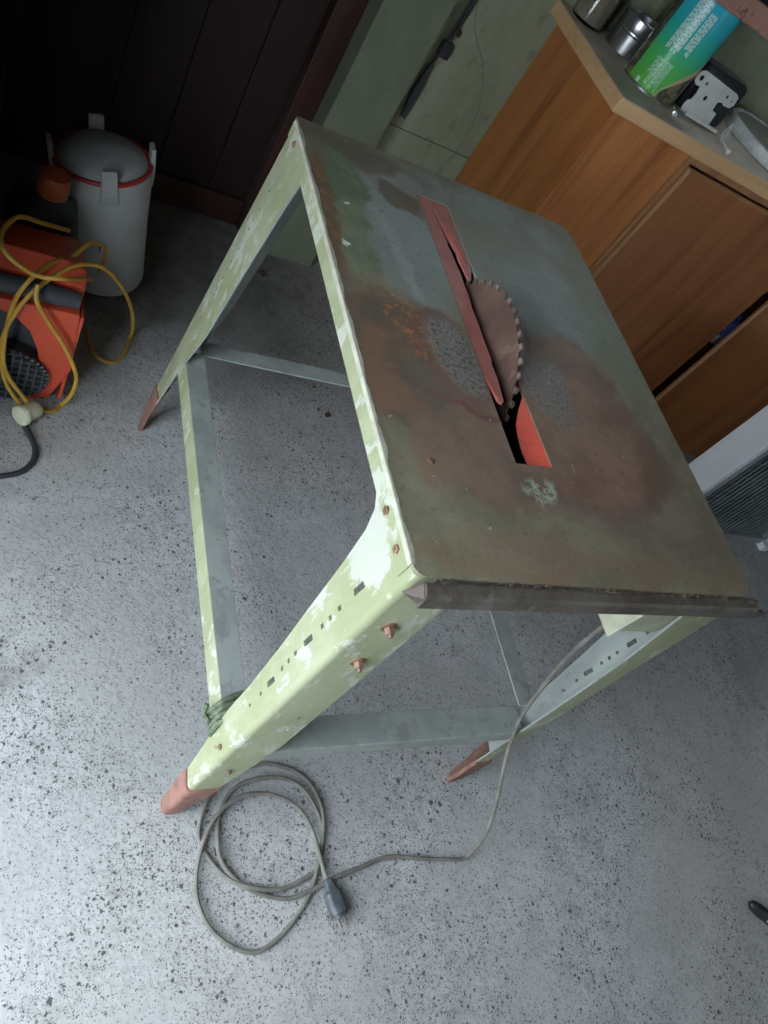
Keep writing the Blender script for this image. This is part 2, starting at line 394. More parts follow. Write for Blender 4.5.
pn = mesh_obj('window_pane', MB().box((FX0 + .035, YF - .047, FZ0 + .035), (FX1 - .035, YF - .043, FZ1 - .035)), M['pane']); pn.parent = wf
OY0, OY1, OZ = -.80, .22, 1.7          # the open garage door, in the left wall
w = MB()
w.box((XL - .1, OY1, 0), (XL, YB + .1, ZC)); w.box((XL - .1, YF, 0), (XL, OY0, ZC)); w.box((XL - .1, OY0, OZ), (XL, OY1, ZC))
struct('wall_left', w, M['wall_plain'], 'left garage wall beside the open doorway', 'wall')
struct('shade_partition', MB().box((XL, .42, 0), (-.535, .48, ZC)), M['wall_plain'], 'unseen partition stub added to shade the back left corner', 'wall')  # added out of view to keep doorway light off the back left
# back wall: pale green boards right of the post, window above the bench, dark timber left of it
WX0, WX1, WZ0, WZ1 = 1.15, 1.95, 1.50, 2.15
w = MB()
JZ = .4585                               # joint between two wide boards
w.box((.50, YB, 0), (XR, YB + .1, JZ - .0015)); w.box((.50, YB + .008, JZ - .0015), (XR, YB + .1, JZ + .0015))
w.box((.50, YB, JZ + .0015), (WX0, YB + .1, ZC)); w.box((WX1, YB, JZ + .0015), (XR, YB + .1, ZC))
w.box((WX0, YB, JZ + .0015), (WX1, YB + .1, WZ0)); w.box((WX0, YB, WZ1), (WX1, YB + .1, ZC))
struct('wall_back', w, M['wall_green'], 'pale green boarded back wall beside the post', 'wall')
fr = MB()
for a, b in (((WX0, YB + .01, WZ0), (WX1, YB + .07, WZ0 + .045)), ((WX0, YB + .01, WZ1 - .045), (WX1, YB + .07, WZ1)),
             ((WX0, YB + .01, WZ0 + .045), (WX0 + .045, YB + .07, WZ1 - .045)), ((WX1 - .045, YB + .01, WZ0 + .045), (WX1, YB + .07, WZ1 - .045)),
             ((1.535, YB + .01, WZ0 + .045), (1.565, YB + .07, WZ1 - .045))): fr.box(a, b)
wf = struct('window_1', fr, M['frame_white'], 'painted window frame above the bench', 'window')
pn = mesh_obj('window_pane', MB().box((WX0 + .04, YB + .035, WZ0 + .04), (WX1 - .04, YB + .039, WZ1 - .04)), M['pane']); pn.parent = wf
M['hedge_blocker'] = simple('hedge_blocker_green', (.05, .09, .03), (.02, .04, .015), .9, 0, 8)  # greenery added outside to dim the window by blocking low sky
hm = MB(); rr_ = random.Random(9)
hm.loft([[(-1 + k * .25, 2.9 + d_ + rr_.uniform(-.08, .08), z + rr_.uniform(-.06, .06)) for k in range(25)] for d_, z in ((0, 0), (-.1, .8), (0, 1.7), (.3, 2.1), (.6, 1.7), (.7, 0))], False, False)
struct('sky_blocker', hm, M['hedge_blocker'], 'unseen greenery added outside the window to block sky light', 'hedge_blocker')
# dark brown timber door, left of the post
d = MB(); x = XL
while x < .30:
    d.box((x, YB + .004, .085), (min(x + .148, .30), YB + .05, 2.05)); x += .15
d.box((XL, YB + .02, .085), (.30, YB + .06, 2.05))
struct('door_1', d, M['brown_door'], 'dark brown timber boarded door at the back', 'door', bevel=.002)
struct('wall_back_upper', MB().box((XL, YB, 2.05), (.50, YB + .1, ZC)), M['wall_plain'], 'wall above the dark door', 'wall')
M['brown_trim'] = wood('reddish_brown_trim', (.052, .014, .009), (.04, .011, .007), (.025, .008, .006), 0, .55, 10)
struct('baseboard_back', MB().box((XL, YB - .012, 0), (.30, YB + .06, .085)), M['brown_trim'], 'reddish brown board along the foot of the dark door', 'baseboard', bevel=.003)
struct('trim_2', MB().box((.302, YB - .03, 0), (.372, YB + .06, 2.05)), M['brown_trim'], 'reddish brown door jamb beside the green post', 'trim', bevel=.003)
struct('trim_1', MB().box((.373, 1.55, 0), (.537, YB + .02, ZC)), M['post_green'], 'pale green timber post against the back wall', 'post', bevel=.004)

# ------------------------------------------------------------------ the table saw
W, D, H, SX, SY = .5674, .7807, .80, .0307, .0353
BASE = (W/2, D/2, 0)
saw = thing('table_saw', 'rusty pale green steel table saw with splayed legs standing on the concrete', 'table saw', BASE)
T = dict(off=BASE)
# steel top with the throat slot cut out
slot = [(.196, .168), (.259, .171), (.2575, .52), (.257, .693), (.196, .695)]
notch = [(.2310, .744), (.2345, .744), (.2335, .772), (.2300, .772)]
hole2 = circ(.285, .153, .0055, 10)
top = part('table_top', plate(rrect(0, 0, W, D, [.014, .03, .03, .008], 6), [slot, notch], .004, Matrix.Translation((0, 0, H - .002))), M['tabletop'], saw, bevel=.0012, **T)
sc = MB().lathe([(.0045, 0), (.0045, .0008), (.003, .0014)], (.285, .153, H), 12)
part('screw_head', sc, M['bolt'], top, **T)
sc = MB().lathe([(.0045, 0), (.0045, .0008), (.003, .0014)], (.062, .150, H), 12)
part('screw_head', sc, M['bolt'], top, **T)
# folded apron strips under the four edges
def apron(lo, hi, wav=None):
    part('apron', MB().box(lo, hi), M['green_paint'], saw, bevel=.0015, **T)
apron((-.0015, .014, .771), (.0012, D - .008, H - .0035)); part('apron', MB().box((.03, .0, .771), (W - .03, .003, H - .0045)), M['rail'], saw, bevel=.0015, label='rust-dark front apron', **T)
apron((W - .0025, .03, .771), (W, D - .03, H - .0045)); apron((.01, D - .0025, .771), (W - .03, D, H - .0045))
# worn paint curled over the left edge
lip = MB(); n = 90; rings = []
for k in range(n + 1):
    y = .014 + (D - .026) * k / n
    wv = .0035 + .0022 * math.sin(k * .61) * math.sin(k * .23 + 1) + random.uniform(-.0008, .0008)
    rings.append([(-.0019, y, H - .006), (-.0017, y, H + .0003), (-.0005, y, H + .0008), (max(.0006, wv), y, H + .0006), (max(.0006, wv), y, H - .0002), (0, y, H - .006)])
lip.loft(rings, True, True)
M['bare_edge'] = simple('chipped_cream_edge', (.56, .55, .44), (.42, .40, .30), .6, 0, 40)
part('paint_edge', lip, M['bare_edge'], saw, label='chipped cream paint along the left edge', **T)

def interp(tab, z):
    for (z0, a), (z1, b) in zip(tab, tab[1:]):
        if z0 <= z <= z1: return a + (b - a) * (z - z0) / (z1 - z0)
    return tab[-1][1] if z > tab[-1][0] else tab[0][1]

def leg(cx, cy, ox, oy, wS, wF, slots=True, bolts=False):
    R = lambda z: Vector((cx + ox * SX * (1 - z / H), cy + oy * SY * (1 - z / H), z))
    def section(z, inset=0.0, grow=0.0):
        r = R(z) - Vector((ox * inset, oy * inset, 0)); a, b = interp(wS, z) + grow, interp(wF, z) + grow; c = .009; o = []
        o.append(r + Vector((0, -oy * a, 0)))
        for k in range(6):
            t = k / 5 * PI / 2
            o.append(r + Vector((-ox * c * (1 - math.cos(t)), -oy * c * (1 - math.sin(t)), 0)))
        o.append(r + Vector((-ox * b, 0, 0)))
        return o
    zs = [.128, .15, .18, .25, .32, .4, .5, .6, .68, .735, .76, .772, .786, .7945]
    mb = MB().loft([section(z, .0032) for z in zs], False, False)
    # give the sheet its thickness
    me = bpy.data.meshes.new('leg'); me.from_pydata([p - Vector(BASE) for p in mb.v], [], mb.f); me.materials.append(M['green_paint'])
    for p in me.polygons: p.use_smooth = True
    o = bpy.data.objects.new('leg', me); COL.objects.link(o)
    so = o.modifiers.new('s', 'SOLIDIFY'); so.thickness = .003; so.offset = 0
    cut = None
    if slots:
        cb = MB()
        for zc, ln, wd in ((.700, .022, .008), (.655, .007, .006), (.632, .006, .006), (.612, .007, .006), (.575, .022, .008), (.540, .007, .006), (.520, .006, .006), (.500, .006, .006), (.465, .022, .008), (.432, .006, .005), (.395, .006, .005)):
            y0 = R(zc).y - oy * min(.042, interp(wS, zc) * .62); x0 = R(zc).x
            cb.box((x0 - .02, y0 - wd / 2, zc - ln / 2), (x0 + .012, y0 + wd / 2, zc + ln / 2))
        for zc, ln in ((.43, .014), (.40, .006), (.385, .006)):
            x0 = R(zc).x - ox * interp(wF, zc) * .72; y0 = R(zc).y
            cb.box((x0 - .002, y0 - .02, zc - ln / 2), (x0 + .002, y0 + .02, zc + ln / 2))
        cut = mesh_obj('cut', cb, M['black'], off=BASE)
        bo = o.modifiers.new('b', 'BOOLEAN'); bo.object = cut; bo.operation = 'DIFFERENCE'; bo.solver = 'EXACT'
    dg = bpy.context.evaluated_depsgraph_get(); dg.update()
    m2 = bpy.data.meshes.new_from_object(o.evaluated_get(dg)); m2.name = 'leg'
    o.modifiers.clear(); o.data = m2
    if len(m2.materials) > 1:
        for p in m2.polygons: p.material_index = 0
    m2.materials.clear(); m2.materials.append(M['green_paint']); m2.materials.append(M['grey_steel'])
    for p in m2.polygons: p.material_index = 1 if p.normal.x * ox + p.normal.y * oy < -.5 else 0
    m2.set_sharp_from_angle(angle=math.radians(40))
    if cut: bpy.data.objects.remove(cut)
    o.parent = saw
    # rusty tapered foot: solid three-sided shoe around the lower end
    rings = []
    for z, g, sh in ((.0, -.006, .0045), (.010, .002, .003), (.05, .001, .0), (.10, .003, -.0015), (.134, .003, -.002), (.138, .002, -.001)):
        r = R(z) - Vector((ox * sh, oy * sh, 0)); a, b = max(.021, interp(wS, z) + g + .003), max(.020, interp(wF, z) + g + .004); c = .010
        if z > .11: zt = z
        ring = [r + Vector((0, -oy * a, 0))]
        for k in range(6):
            t = k / 5 * PI / 2
            ring.append(r + Vector((-ox * c * (1 - math.cos(t)), -oy * c * (1 - math.sin(t)), 0)))
        ring += [r + Vector((-ox * b, 0, 0)), r + Vector((-ox * b, -oy * .008, 0)), r + Vector((-ox * b * .54, -oy * a * .54, 0)), r + Vector((-ox * .008, -oy * a, 0))]
        if z > .11: ring = [p + Vector((0, 0, (abs(p.y - r.y)) * .25)) for p in ring]
        rings.append(ring)
    f = mesh_obj('foot_cap', MB().loft(rings), M['rust_foot'], smoothed=True, off=BASE); f.parent = o
    # bolts
    def bolt(c, ax, r=.006, ln=.009, washer=True):
        ax = Vector(ax); q = ax.to_track_quat('Z', 'Y').to_matrix().to_4x4(); q.translation = Vector(c)
        mb = MB()
        if washer: mb.lathe([(r * 1.75, -.002), (r * 1.75, .0012)], n=16, mat=q)
        mb.lathe([(r * 1.12, .001), (r * 1.12, ln * .6), (r * .8, ln * .75), (r * .55, ln * .75), (r * .5, ln)], n=6, mat=q)
        b = mesh_obj('bolt', mb, M['bolt'], off=BASE); b.parent = o
    if bolts:
        for zc, fx in ((.690, .036), (.603, .046)): bolt((R(zc).x - ox * fx, R(zc).y - 0 + oy * -.0015, zc), (0, oy, 0), .0055, .013)
        for zc, fy in ((.284, .030), ): bolt((R(zc).x - ox * .0015, R(zc).y - oy * .018, zc), (ox, 0, 0), .0045, .004, False)
        bolt((R(.225).x - ox * .035, R(.225).y + oy * -.0015, .225), (0, oy, 0), .0045, .006, False)
    for dy in ((.040, .087) if cy == 0 else (.05, )):
        bolt((cx + ox * .0012, cy - oy * dy, .7825), (ox, 0, 0), .0048, .0045, False)
    return o
wS_B = [(0, .018), (.05, .024), (.15, .031), (.31, .054), (.44, .058), (.61, .076), (.69, .084), (.74, .092), (.765, .105), (.78, .14)]
wS_A = [(0, .018), (.063, .030), (.13, .043), (.25, .060), (.394, .093), (.6, .105), (.72, .115), (.76, .120), (.78, .13)]
wF_B = [(0, .020), (.08, .034), (.15, .052), (.29, .076), (.53, .077), (.745, .078), (.8, .085)]
wF_C = [(0, .020), (.10, .036), (.30, .044), (.47, .050), (.60, .060), (.74, .084), (.8, .09)]
leg(0, 0, -1, -1, wS_B, wF_B, bolts=True)
wF_A = [(0, .014), (.10, .020), (.2, .036), (.4, .060), (.745, .076), (.8, .085)]
leg(0, D, -1, 1, wS_A, wF_A)
leg(W, 0, 1, -1, [(0, .018), (.063, .028), (.25, .05), (.43, .066), (.6, .085), (.8, .11)], wF_C)
leg(W, D, 1, 1, wS_A, wF_C)

# four angle-iron stretchers, top flange grey, outer flange pale green
def stretcher(p0, p1, inward, wd=.05, ht=.042, z=.295, outer=1):
    p0, p1, inward = Vector(p0), Vector(p1), Vector(inward); t = .003
    up = Vector((0, 0, 1)); rings = []
    for p in (p0, p1):
        b = Vector((p.x, p.y, z))
        rings.append([b - up * ht, b - up * t * .6, b + inward * .002, b + inward * wd, b + inward * wd - up * t, b + inward * t - up * t, b + inward * t - up * ht])
    mb = MB().loft(rings)
    mb.mi[0] = outer; mb.mi[1] = outer
    part('stretcher', mb, [M['grey_steel'], M['green_paint']], saw, bevel=.0008, **T)
stretcher((-.016, .040, 0), (-.016, D - .018, 0), (1, 0, 0), .042, .046)
stretcher((.025, -.018, 0), (W - .008, -.018, 0), (0, 1, 0), .052, .040, z=.285, outer=0)
stretcher((W + .030, .030, 0), (W + .030, D - .01, 0), (-1, 0, 0), .040, .040, z=.2965, outer=0)
stretcher((.02, D + .022, 0), (W - .008, D + .022, 0), (0, -1, 0), .040, .040, z=.2945, outer=0)

# throat plate: faded red U-shaped piece, ragged along the blade
tp = [(.1968, .6938), (.2562, .6922), (.2565, .60), (.2560, .545), (.2490, .525), (.2440, .512), (.2385, .518), (.2365, .540), (.2345, .555), (.2365, .572), (.2325, .588),
      (.2290, .610), (.2262, .640), (.2242, .664), (.2220, .667), (.2212, .650), (.2235, .615), (.2252, .590), (.2232, .583), (.2255, .570), (.2262, .545), (.2280, .520), (.2265, .500), (.2270, .470), (.2240, .448),
      (.2250, .420), (.2235, .385), (.2240, .350), (.2205, .338), (.2215, .315), (.2190, .290), (.2165, .272), (.2110, .266), (.2050, .272), (.2030, .285), (.1990, .300), (.1975, .320), (.1970, .45)]
th = part('throat_plate', plate(tp, [], .003, Matrix.Translation((0, 0, H - .0022))), M['throat'], saw, bevel=.0006, label='faded red throat plate with a ragged edge', **T)
fr = MB()   # fresh red broken edges, and the snapped off pieces bent into the slot
fr.tube([(.2342, .645, H - .001), (.2372, .600, H - .0008), (.2412, .570, H - .0008), (.2450, .540, H - .001)], [.0007, .0016, .0022, .001], 6)
part('broken_edge', fr, M['fresh_red'], th, smoothed=True, label='bright red freshly broken edge', **T)
fr = MB()
fr.tube([(.199, .318, H - .0012), (.2035, .285, H - .001), (.2085, .272, H - .001), (.2145, .273, H - .0012)], [.0006, .0014, .002, .001], 6)
part('broken_edge', fr, M['fresh_red'], th, smoothed=True, label='bright red freshly broken edge', **T)
def shard(pts, nm='broken_plate'):
    mb = MB(); top_ = [Vector(p) for p in pts]
    mb.loft([top_, [p + Vector((.0006, 0, -.0025)) for p in top_]])
    return part(nm, mb, M['fresh_red'], th, bevel=.0005, label='bright red broken strip of throat plate bent down into the slot', **T)
shard([(.2572, .290, .7985), (.2585, .2125, .7985), (.2400, .2135, .789), (.2340, .224, .786), (.2370, .246, .788), (.2470, .270, .793)])
shard([(.2585, .2120, .7984), (.2588, .1912, .7984), (.2400, .1930, .788), (.2335, .200, .7845), (.2342, .2215, .7855), (.2402, .2128, .7885)])
shard([(.2588, .1905, .7985), (.2590, .1705, .7985), (.2330, .1695, .785), (.2328, .1980, .786), (.2402, .1922, .789)])
# blade, plane along the slot
BC, BR, NTH = (.2405, .397, .710), .1455, 46
ol = []
for k in range(NTH):
    a = 2 * PI * k / NTH; st = 2 * PI / NTH
    for fa, r in ((.0, BR - .0075), (.34, BR - .0075), (.40, BR), (.86, BR - .0006), (.93, BR - .0075)):
        ol.append((r * math.cos(a + st * fa), r * math.sin(a + st * fa)))
mt = Matrix(((0, 0, 1, BC[0]), (1, 0, 0, BC[1]), (0, 1, 0, BC[2]), (0, 0, 0, 1)))
bl = part('saw_blade', plate(ol, [circ(0, 0, .0127, 16)], .0026, mt), M['bladesteel'], saw, **T)
tm = MB()   # exposed ground tips of the teeth
for k in range(NTH):
    a = 2 * PI * (k + .63) / NTH
    c, s_ = math.cos(a), math.sin(a); hw = .0030
    q = mt @ Matrix(((c, -s_, 0, 0), (s_, c, 0, 0), (0, 0, 1, 0), (0, 0, 0, 1)))
    tm.box((BR - .0055, -hw, -.0019), (BR + .0003, hw, .0019), q)
part('tooth_tips', tm, M['tooth'], bl, label='worn square tooth tips', **T)
# open-topped blade housing under the slot
hs = MB()
for a, b in (((.155, .10, .615), (.158, .735, .792)), ((.312, .10, .615), (.315, .735, .792)), ((.158, .10, .615), (.312, .103, .792)), ((.158, .732, .615), (.312, .735, .792)), ((.158, .103, .615), (.312, .732, .618))): hs.box(a, b)
part('blade_housing', hs, M['black_steel'], saw, **T)
# angle-iron fence rail along the front edge
rl = MB(); rings = []
for x, dy in ((.012, -.0035), (.2, -.0025), (.4, -.001), (.572, .0)):
    y = -.0012 + dy; z = .7965
    rings.append([(x, y, z), (x, y - .004, z + .0010), (x, y - .0125, z - .0020), (x, y - .0160, z - .0065), (x, y - .0170, z - .024), (x, y - .0138, z - .024), (x, y - .0130, z - .0080), (x, y - .0110, z - .0050), (x, y - .004, z - .0020), (x, y, z - .0026)])
rl.loft(rings)
rail = part('fence_rail', rl, M['rail'], saw, bevel=.0006, **T)
tb = MB()    # bent triangular end of the rail
tb.loft([[(.0125, -.0055, .7965), (.0125, -.021, .790), (.0125, -.0190, .775), (-.004, -.0075, .778)], [(.0110, -.0042, .7965), (.0110, -.0195, .790), (.0110, -.0175, .775), (-.0052, -.0062, .778)]])
part('rail_end', tb, M['rail'], rail, **T)
ex = MB().box((.5705, -.0180, .772), (.588, -.0120, .789))
part('rail_tip', ex, M['rail'], rail, bevel=.001, **T)
# switch box under the front right corner, with the mains lead
sb = part('switch_box', MB().box((.450, .020, .640), (.545, .075, .735)), M['cream'], saw, bevel=.004, seg=3, label='cream plastic switch box', **T)
part('box_cover', MB().box((.444, .014, .634), (.450, .081, .741)), M['cream'], sb, bevel=.002, **T)
cz = .0042
coil = [(.249,-.155),(.241,-.099),(.226,-.059),(.194,-.03),(.153,-.016),(.111,-.018),(.075,-.036),(.046,-.069),(.027,-.112),(.02,-.155),(.031,-.2),(.061,-.236),(.101,-.258),(.14,-.253),(.184,-.226),(.222,-.187),(.25,-.131),(.265,-.083),(.267,-.044),(.251,-.002),(.218,.024),(.168,.039),(.117,.033),(.073,.008),(.043,-.033),(.033,-.073),(.046,-.109),(.074,-.144),(.113,-.164),(.165,-.175),(.208,-.167),(.243,-.151),(.263,-.101),(.257,-.056),(.234,-.014),(.193,.01),(.143,.011),(.099,-.004),(.072,-.042),(.063,-.082),(.067,-.118),(.089,-.149),(.125,-.174),(.176,-.191),(.219,-.186),(.249,-.179),(.279,-.171),(.327,-.163),(.376,-.154),(.409,-.155),(.463,-.167),(.520,-.176),(.556,-.180)]
lift = lambda i: cz + (.012 if i < 6 else .009 - .009 * (i - 6) / 8 if i < 14 else .006 * math.sin((i - 14) * .55) ** 2 + .0015)
pts = [(x, y, max(cz, lift(i))) for i, (x, y) in enumerate(coil)]
pts = [(.253, -.176, .016)] + pts
pts += [(.570, -.174, .022), (.571, -.160, .065), (.565, -.140, .112), (.555, -.099, .171), (.54, -.045, .244), (.52, -.006, .326), (.50, .015, .417), (.475, .028, .515), (.455, .031, .590), (.449, .034, .650), (.452, .036, .655)]
cord = part('power_cord', MB().tube(smooth(pts, 5), .0041, 8), M['grey_cord'], saw, smoothed=True, label='grey mains lead coiled on the floor', **T)
# rewirable rubber plug lying on its side
p0, p1 = Vector((.2525, -.172, .016)), Vector((.2680, -.236, .0165)); ax = (p1 - p0).normalized(); sd = Vector((-ax.y, ax.x, 0))
def plug_ring(t, w_, h_):
    c = p0.lerp(p1, t); return [c + sd * (w_ * math.copysign(abs(math.cos(a)) ** .6, math.cos(a))) + Vector((0, 0, h_ * math.copysign(abs(math.sin(a)) ** .6, math.sin(a)))) for a in [2 * PI * k / 20 for k in range(20)]]
pg = MB().loft([plug_ring(*q) for q in ((0, .0055, .0055), (.05, .008, .008), (.30, .0095, .0095), (.36, .0145, .0125), (.62, .0160, .0135), (.90, .0150, .0130), (.92, .0125, .0115), (1.0, .0120, .0110))])
plug = part('plug', pg, M['plug'], cord, smoothed=True, label='dark rubber plug', **T)
for s_ in (-1, 1):
    part('pin', MB().tube([p1 + sd * s_ * .0062, p1 + sd * s_ * .0062 + ax * .017], .0020, 8), M['pin'], plug, **T)

# things on and around the saw
rp = MB()
for k in range(4):
    y0 = .033 + k * .0095; pt = []
    for j in range(17):
        a = 2 * PI * j / 16
        cxx = .0045 + .0270 * math.copysign(abs(math.cos(a)) ** .55, math.cos(a)); czz = .2720 + .0290 * math.copysign(abs(math.sin(a)) ** .55, math.sin(a))
        pt.append((cxx, y0 + .010 * (cxx / .03) + .0014 * math.sin(a * 3 + k), czz))
    rp.tube(smooth(pt, 3), .0046, 7)
rp.tube(smooth([(-.028, .035, .275), (-.030, .052, .262), (-.027, .064, .270)], 4), .004, 7)
single('rope_tie', rp, M['rope'], 'green twine wound round the left stretcher beside the front left leg', 'rope', (.003, .047, .24), smoothed=True)
st = MB()
for k in range(230):
    x = random.uniform(.02, .565); x = x if random.random() < .6 else random.uniform(.17, .55)
    y = -.0020 + random.uniform(-.0035, .001); z = .7965 + random.uniform(0, .0035); a = random.gauss(0, .7); l = random.uniform(.002, .010)
    v = Vector((math.cos(a), math.sin(a) * .5, random.uniform(-.18, .25))) * l
    st.tube([(x, y, z), Vector((x, y, z)) + v * .5 + Vector((0, 0, .0006)), Vector((x, y, z)) + v], random.uniform(.0003, .0007), 4)
single('dry_grass', st, M['straw'], 'dry grass clippings and sawdust caught along the front rail', 'debris', (.28, -.004, .793), kind='stuff')

# ------------------------------------------------------------------ bench cupboard and worktop
RZ = -.0437
cab = thing('base_cabinet', 'orange-brown plywood workbench cupboard with doors against the green wall', 'cabinet', (.848, 1.222, 0), (0, 0, RZ))
part('side_panel', MB().box((0, .018, 0), (.018, .425, .882)), M['plywood'], cab)
part('front_panel', MB().box((0, 0, .0), (.272, .018, .882)), M['plywood'], cab, bevel=.001)
fm = MB(); fm.box((.274, -.004, .06), (.288, .02, .882)); fm.box((.288, .002, .862), (1.80, .02, .882)); fm.box((.288, .002, .0), (1.80, .02, .03))
part('face_frame', fm, M['edge_wood'], cab, bevel=.001)
sh = MB(); sh.box((.02, .02, .08), (1.8, .40, .096)); sh.box((.02, .05, .40), (1.8, .38, .416)); sh.box((1.782, .018, 0), (1.8, .40, .882)); sh.box((.02, .40, .0), (1.8, .406, .882))
part('carcass', sh, M['door_wood_shaded'], cab)
def cdoor(x0, x1, z0, z1, mt_=M['door_wood_shaded'], swing=0):
    c = .007; t = -.016; y0 = .0
    mb = MB()
    o = [(x0, z0), (x1, z0), (x1, z1), (x0, z1)]; i_ = [(x0 + c, z0 + c), (x1 - c, z0 + c), (x1 - c, z1 - c), (x0 + c, z1 - c)]
    vs = [(x, y0, z) for x, z in o] + [(x, t + .006, z) for x, z in o] + [(x, t, z) for x, z in i_]
    fs = [(0, 1, 2, 3)] + [(k, (k + 1) % 4, 4 + (k + 1) % 4, 4 + k) for k in range(4)] + [(4 + k, 4 + (k + 1) % 4, 8 + (k + 1) % 4, 8 + k) for k in range(4)] + [(8, 9, 10, 11)]
    mb.add(vs, fs)
    for k in range(1, 9): mb.mi[k] = 1
    if swing:
        q = Matrix.Translation((x0, 0, 0)) @ Matrix.Rotation(swing, 4, 'Z') @ Matrix.Translation((-x0, 0, 0)); mb.v = [q @ p for p in mb.v]
    return part('door', mb, [mt_, M['edge_wood']], cab)
cdoor(.291, .886, .015, .858, M['door_wood_lit'])
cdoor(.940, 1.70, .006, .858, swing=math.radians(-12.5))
yf = lambda x: 1.222 + RZ * (x - .848)
wt = MB()
poly = [(.828, 1.2025), (2.66, yf(2.66) - .02), (2.66, YB - .002), (.828, YB - .002)]
wt.loft([[(x, y, .883) for x, y in poly], [(x, y, .920) for x, y in poly]]); wt.mi[-1] = 1
single('worktop', wt, [M['worktop'], M['worktop_top']], 'worn light brown timber worktop on the plywood cupboard', 'worktop', (.828, 1.2025, .883), bevel=.004)
ZT = .9202
# inside the gap between the doors
sc_ = thing('spray_can', 'silver and blue can glimpsed in the gap between the cupboard doors', 'can', (1.815, 1.226, .4165))
part('can_body', MB().lathe([(.024, 0), (.026, .003), (.026, .036)], n=24), M['tin'], sc_, smoothed=True)
part('label_band', MB().lathe([(.0262, .036), (.0262, .085), (.018, .10), (.011, .104), (.011, .12)], n=24), M['blue_label'], sc_, smoothed=True, label='dark blue printed band')

# things on the worktop
def jar(name, label, x, y, r, h, grp=None):
    j = thing(name, label, 'jar', (x, y, ZT), group='glass jars on the worktop')
    prof = [(r * .9, 0), (r, .006), (r, h * .8), (r * .82, h * .9), (r * .82, h), (r * .82 - .003, h), (r * .82 - .003, h * .9), (r - .003, h * .79), (r - .003, .008), (0.001, .006)]
    part('glass', MB().lathe(prof, n=32, cap=False), M['jar'], j, smoothed=True, fix=True)
    part('contents', MB().lathe([(r - .005, .0075), (r - .005, h * .50), (r * .5, h * .56), (.002, h * .58)], n=24), M['dust'], j, smoothed=True, label='dusty beige contents')
jar('glass_jar', 'dusty glass jar at the left end of the worktop, in front of the wall', .900, 1.595, .048, .16)
jar('glass_jar', 'dusty glass jar between the open tin and the green can', 1.120, 1.597, .045, .15)
tn = thing('open_tin', 'small shiny open tin between the glass jar and green printed can', 'tin', (1.004, 1.530, ZT))
tn.scale = (1.2, 1.2, 1.12)
part('tin_body', MB().lathe([(.046, 0), (.048, .002), (.048, .040), (.0495, .041), (.048, .043), (.048, .047), (.0495, .048), (.048, .050), (.048, .074), (.050, .076), (.048, .077), (.046, .075), (.046, .003), (.001, .003)], n=40, cap=False), M['tin'], tn, smoothed=True)
cn = thing('printed_can', 'large green and turquoise printed can standing on the worktop', 'can', (1.002, 1.362, ZT))
CR = .074
cb_ = part('can_body', MB().lathe([(CR - .003, .004), (CR, .006), (CR, .255)], n=48), M['can'], cn, smoothed=True)
part('bottom_rim', MB().lathe([(CR - .004, 0), (CR + .0015, .001), (CR + .0015, .006), (CR, .0075)], n=48), M['tin'], cn, smoothed=True)
part('top_rim', MB().lathe([(CR, .2545), (CR + .0015, .256), (CR + .0015, .261), (CR - .002, .263), (CR - .004, .256), (.001, .256)], n=48, cap=False), M['tin'], cn, smoothed=True)
def on_can(a0, a1, z0, z1, mb, r=CR + .0005, n=6):
    ring = lambda z: [(r * math.cos(a0 + (a1 - a0) * k / n), r * math.sin(a0 + (a1 - a0) * k / n), z) for k in range(n + 1)]
    mb.loft([ring(z0), ring(z1)], False, False)
pm = MB(); rnd = random.Random(3)      # lines of small print
for blk_a, z0, z1 in ((-2.62, .020, .078), (-2.30, .016, .080)):
    for q in range(5):
        a = blk_a + q * .055; l = rnd.uniform(.55, 1.0); z = z1
        while z > z1 - (z1 - z0) * l:
            g = rnd.uniform(.004, .011); on_can(a, a + .028, z - g, z, pm, n=2); z -= g + .0028
for blk_a, z0, z1, cnt in ((-2.66, .098, .215, 7), (-2.14, .105, .200, 4)):
    for q in range(cnt):
        a = blk_a + q * .066; z = z1
        while z > z0 + rnd.uniform(0, .02):
            g = rnd.uniform(.006, .016); on_can(a, a + .046, max(z0, z - g), z, pm, n=2); z -= g + .002
part('print', pm, M['print_white'], cb_, smoothed=True, label='white lines of small print')
on = MB(); on_can(-2.78, -2.66, .008, .020, on, n=4); part('logo_spot', on, M['print_white'], cb_)
# zinc bracket: a notched plate standing on a narrow bent base
br = thing('metal_bracket', 'notched silver metal bracket plate standing on the worktop beside the green can', 'bracket', (1.165, 1.330, ZT + .002), (math.radians(-8), 0, -.02))
ol = [(-.056, .0), (.050, .0), (.048, .034), (.030, .036), (.028, .056), (.044, .060), (.050, .056), (.072, .058), (.080, .068), (.078, .086), (.066, .092)] + \
     [(-.060, .098), (-.074, .094), (-.082, .082), (-.078, .068), (-.066, .062), (-.052, .064), (-.048, .048), (-.050, .032), (-.058, .028), (-.062, .018), (-.060, .0)]
mx = Matrix(((1, 0, 0, 0), (0, 0, 1, 0), (0, 1, 0, 0), (0, 0, 0, 1)))
part('plate', plate(ol, [circ(-.062, .080, .0065), circ(-.038, .076, .0042), circ(-.014, .049, .0062), circ(.044, .076, .0042), circ(.066, .073, .003)], .0025, mx), M['silver'], br, bevel=.0005)
bb = MB().box((-.062, -.026, -.0005), (.064, .0012, .0025)); bb.box((-.062, -.0275, -.0005), (.064, -.0258, .007))
part('base_flange', bb, M['silver'], br, bevel=.0005)
for x in (-.045, -.005): part('rivet', MB().lathe([(.0035, .0025), (.0030, .0045), (.001, .005)], (x, -.008, 0), 10), M['tin'], br)
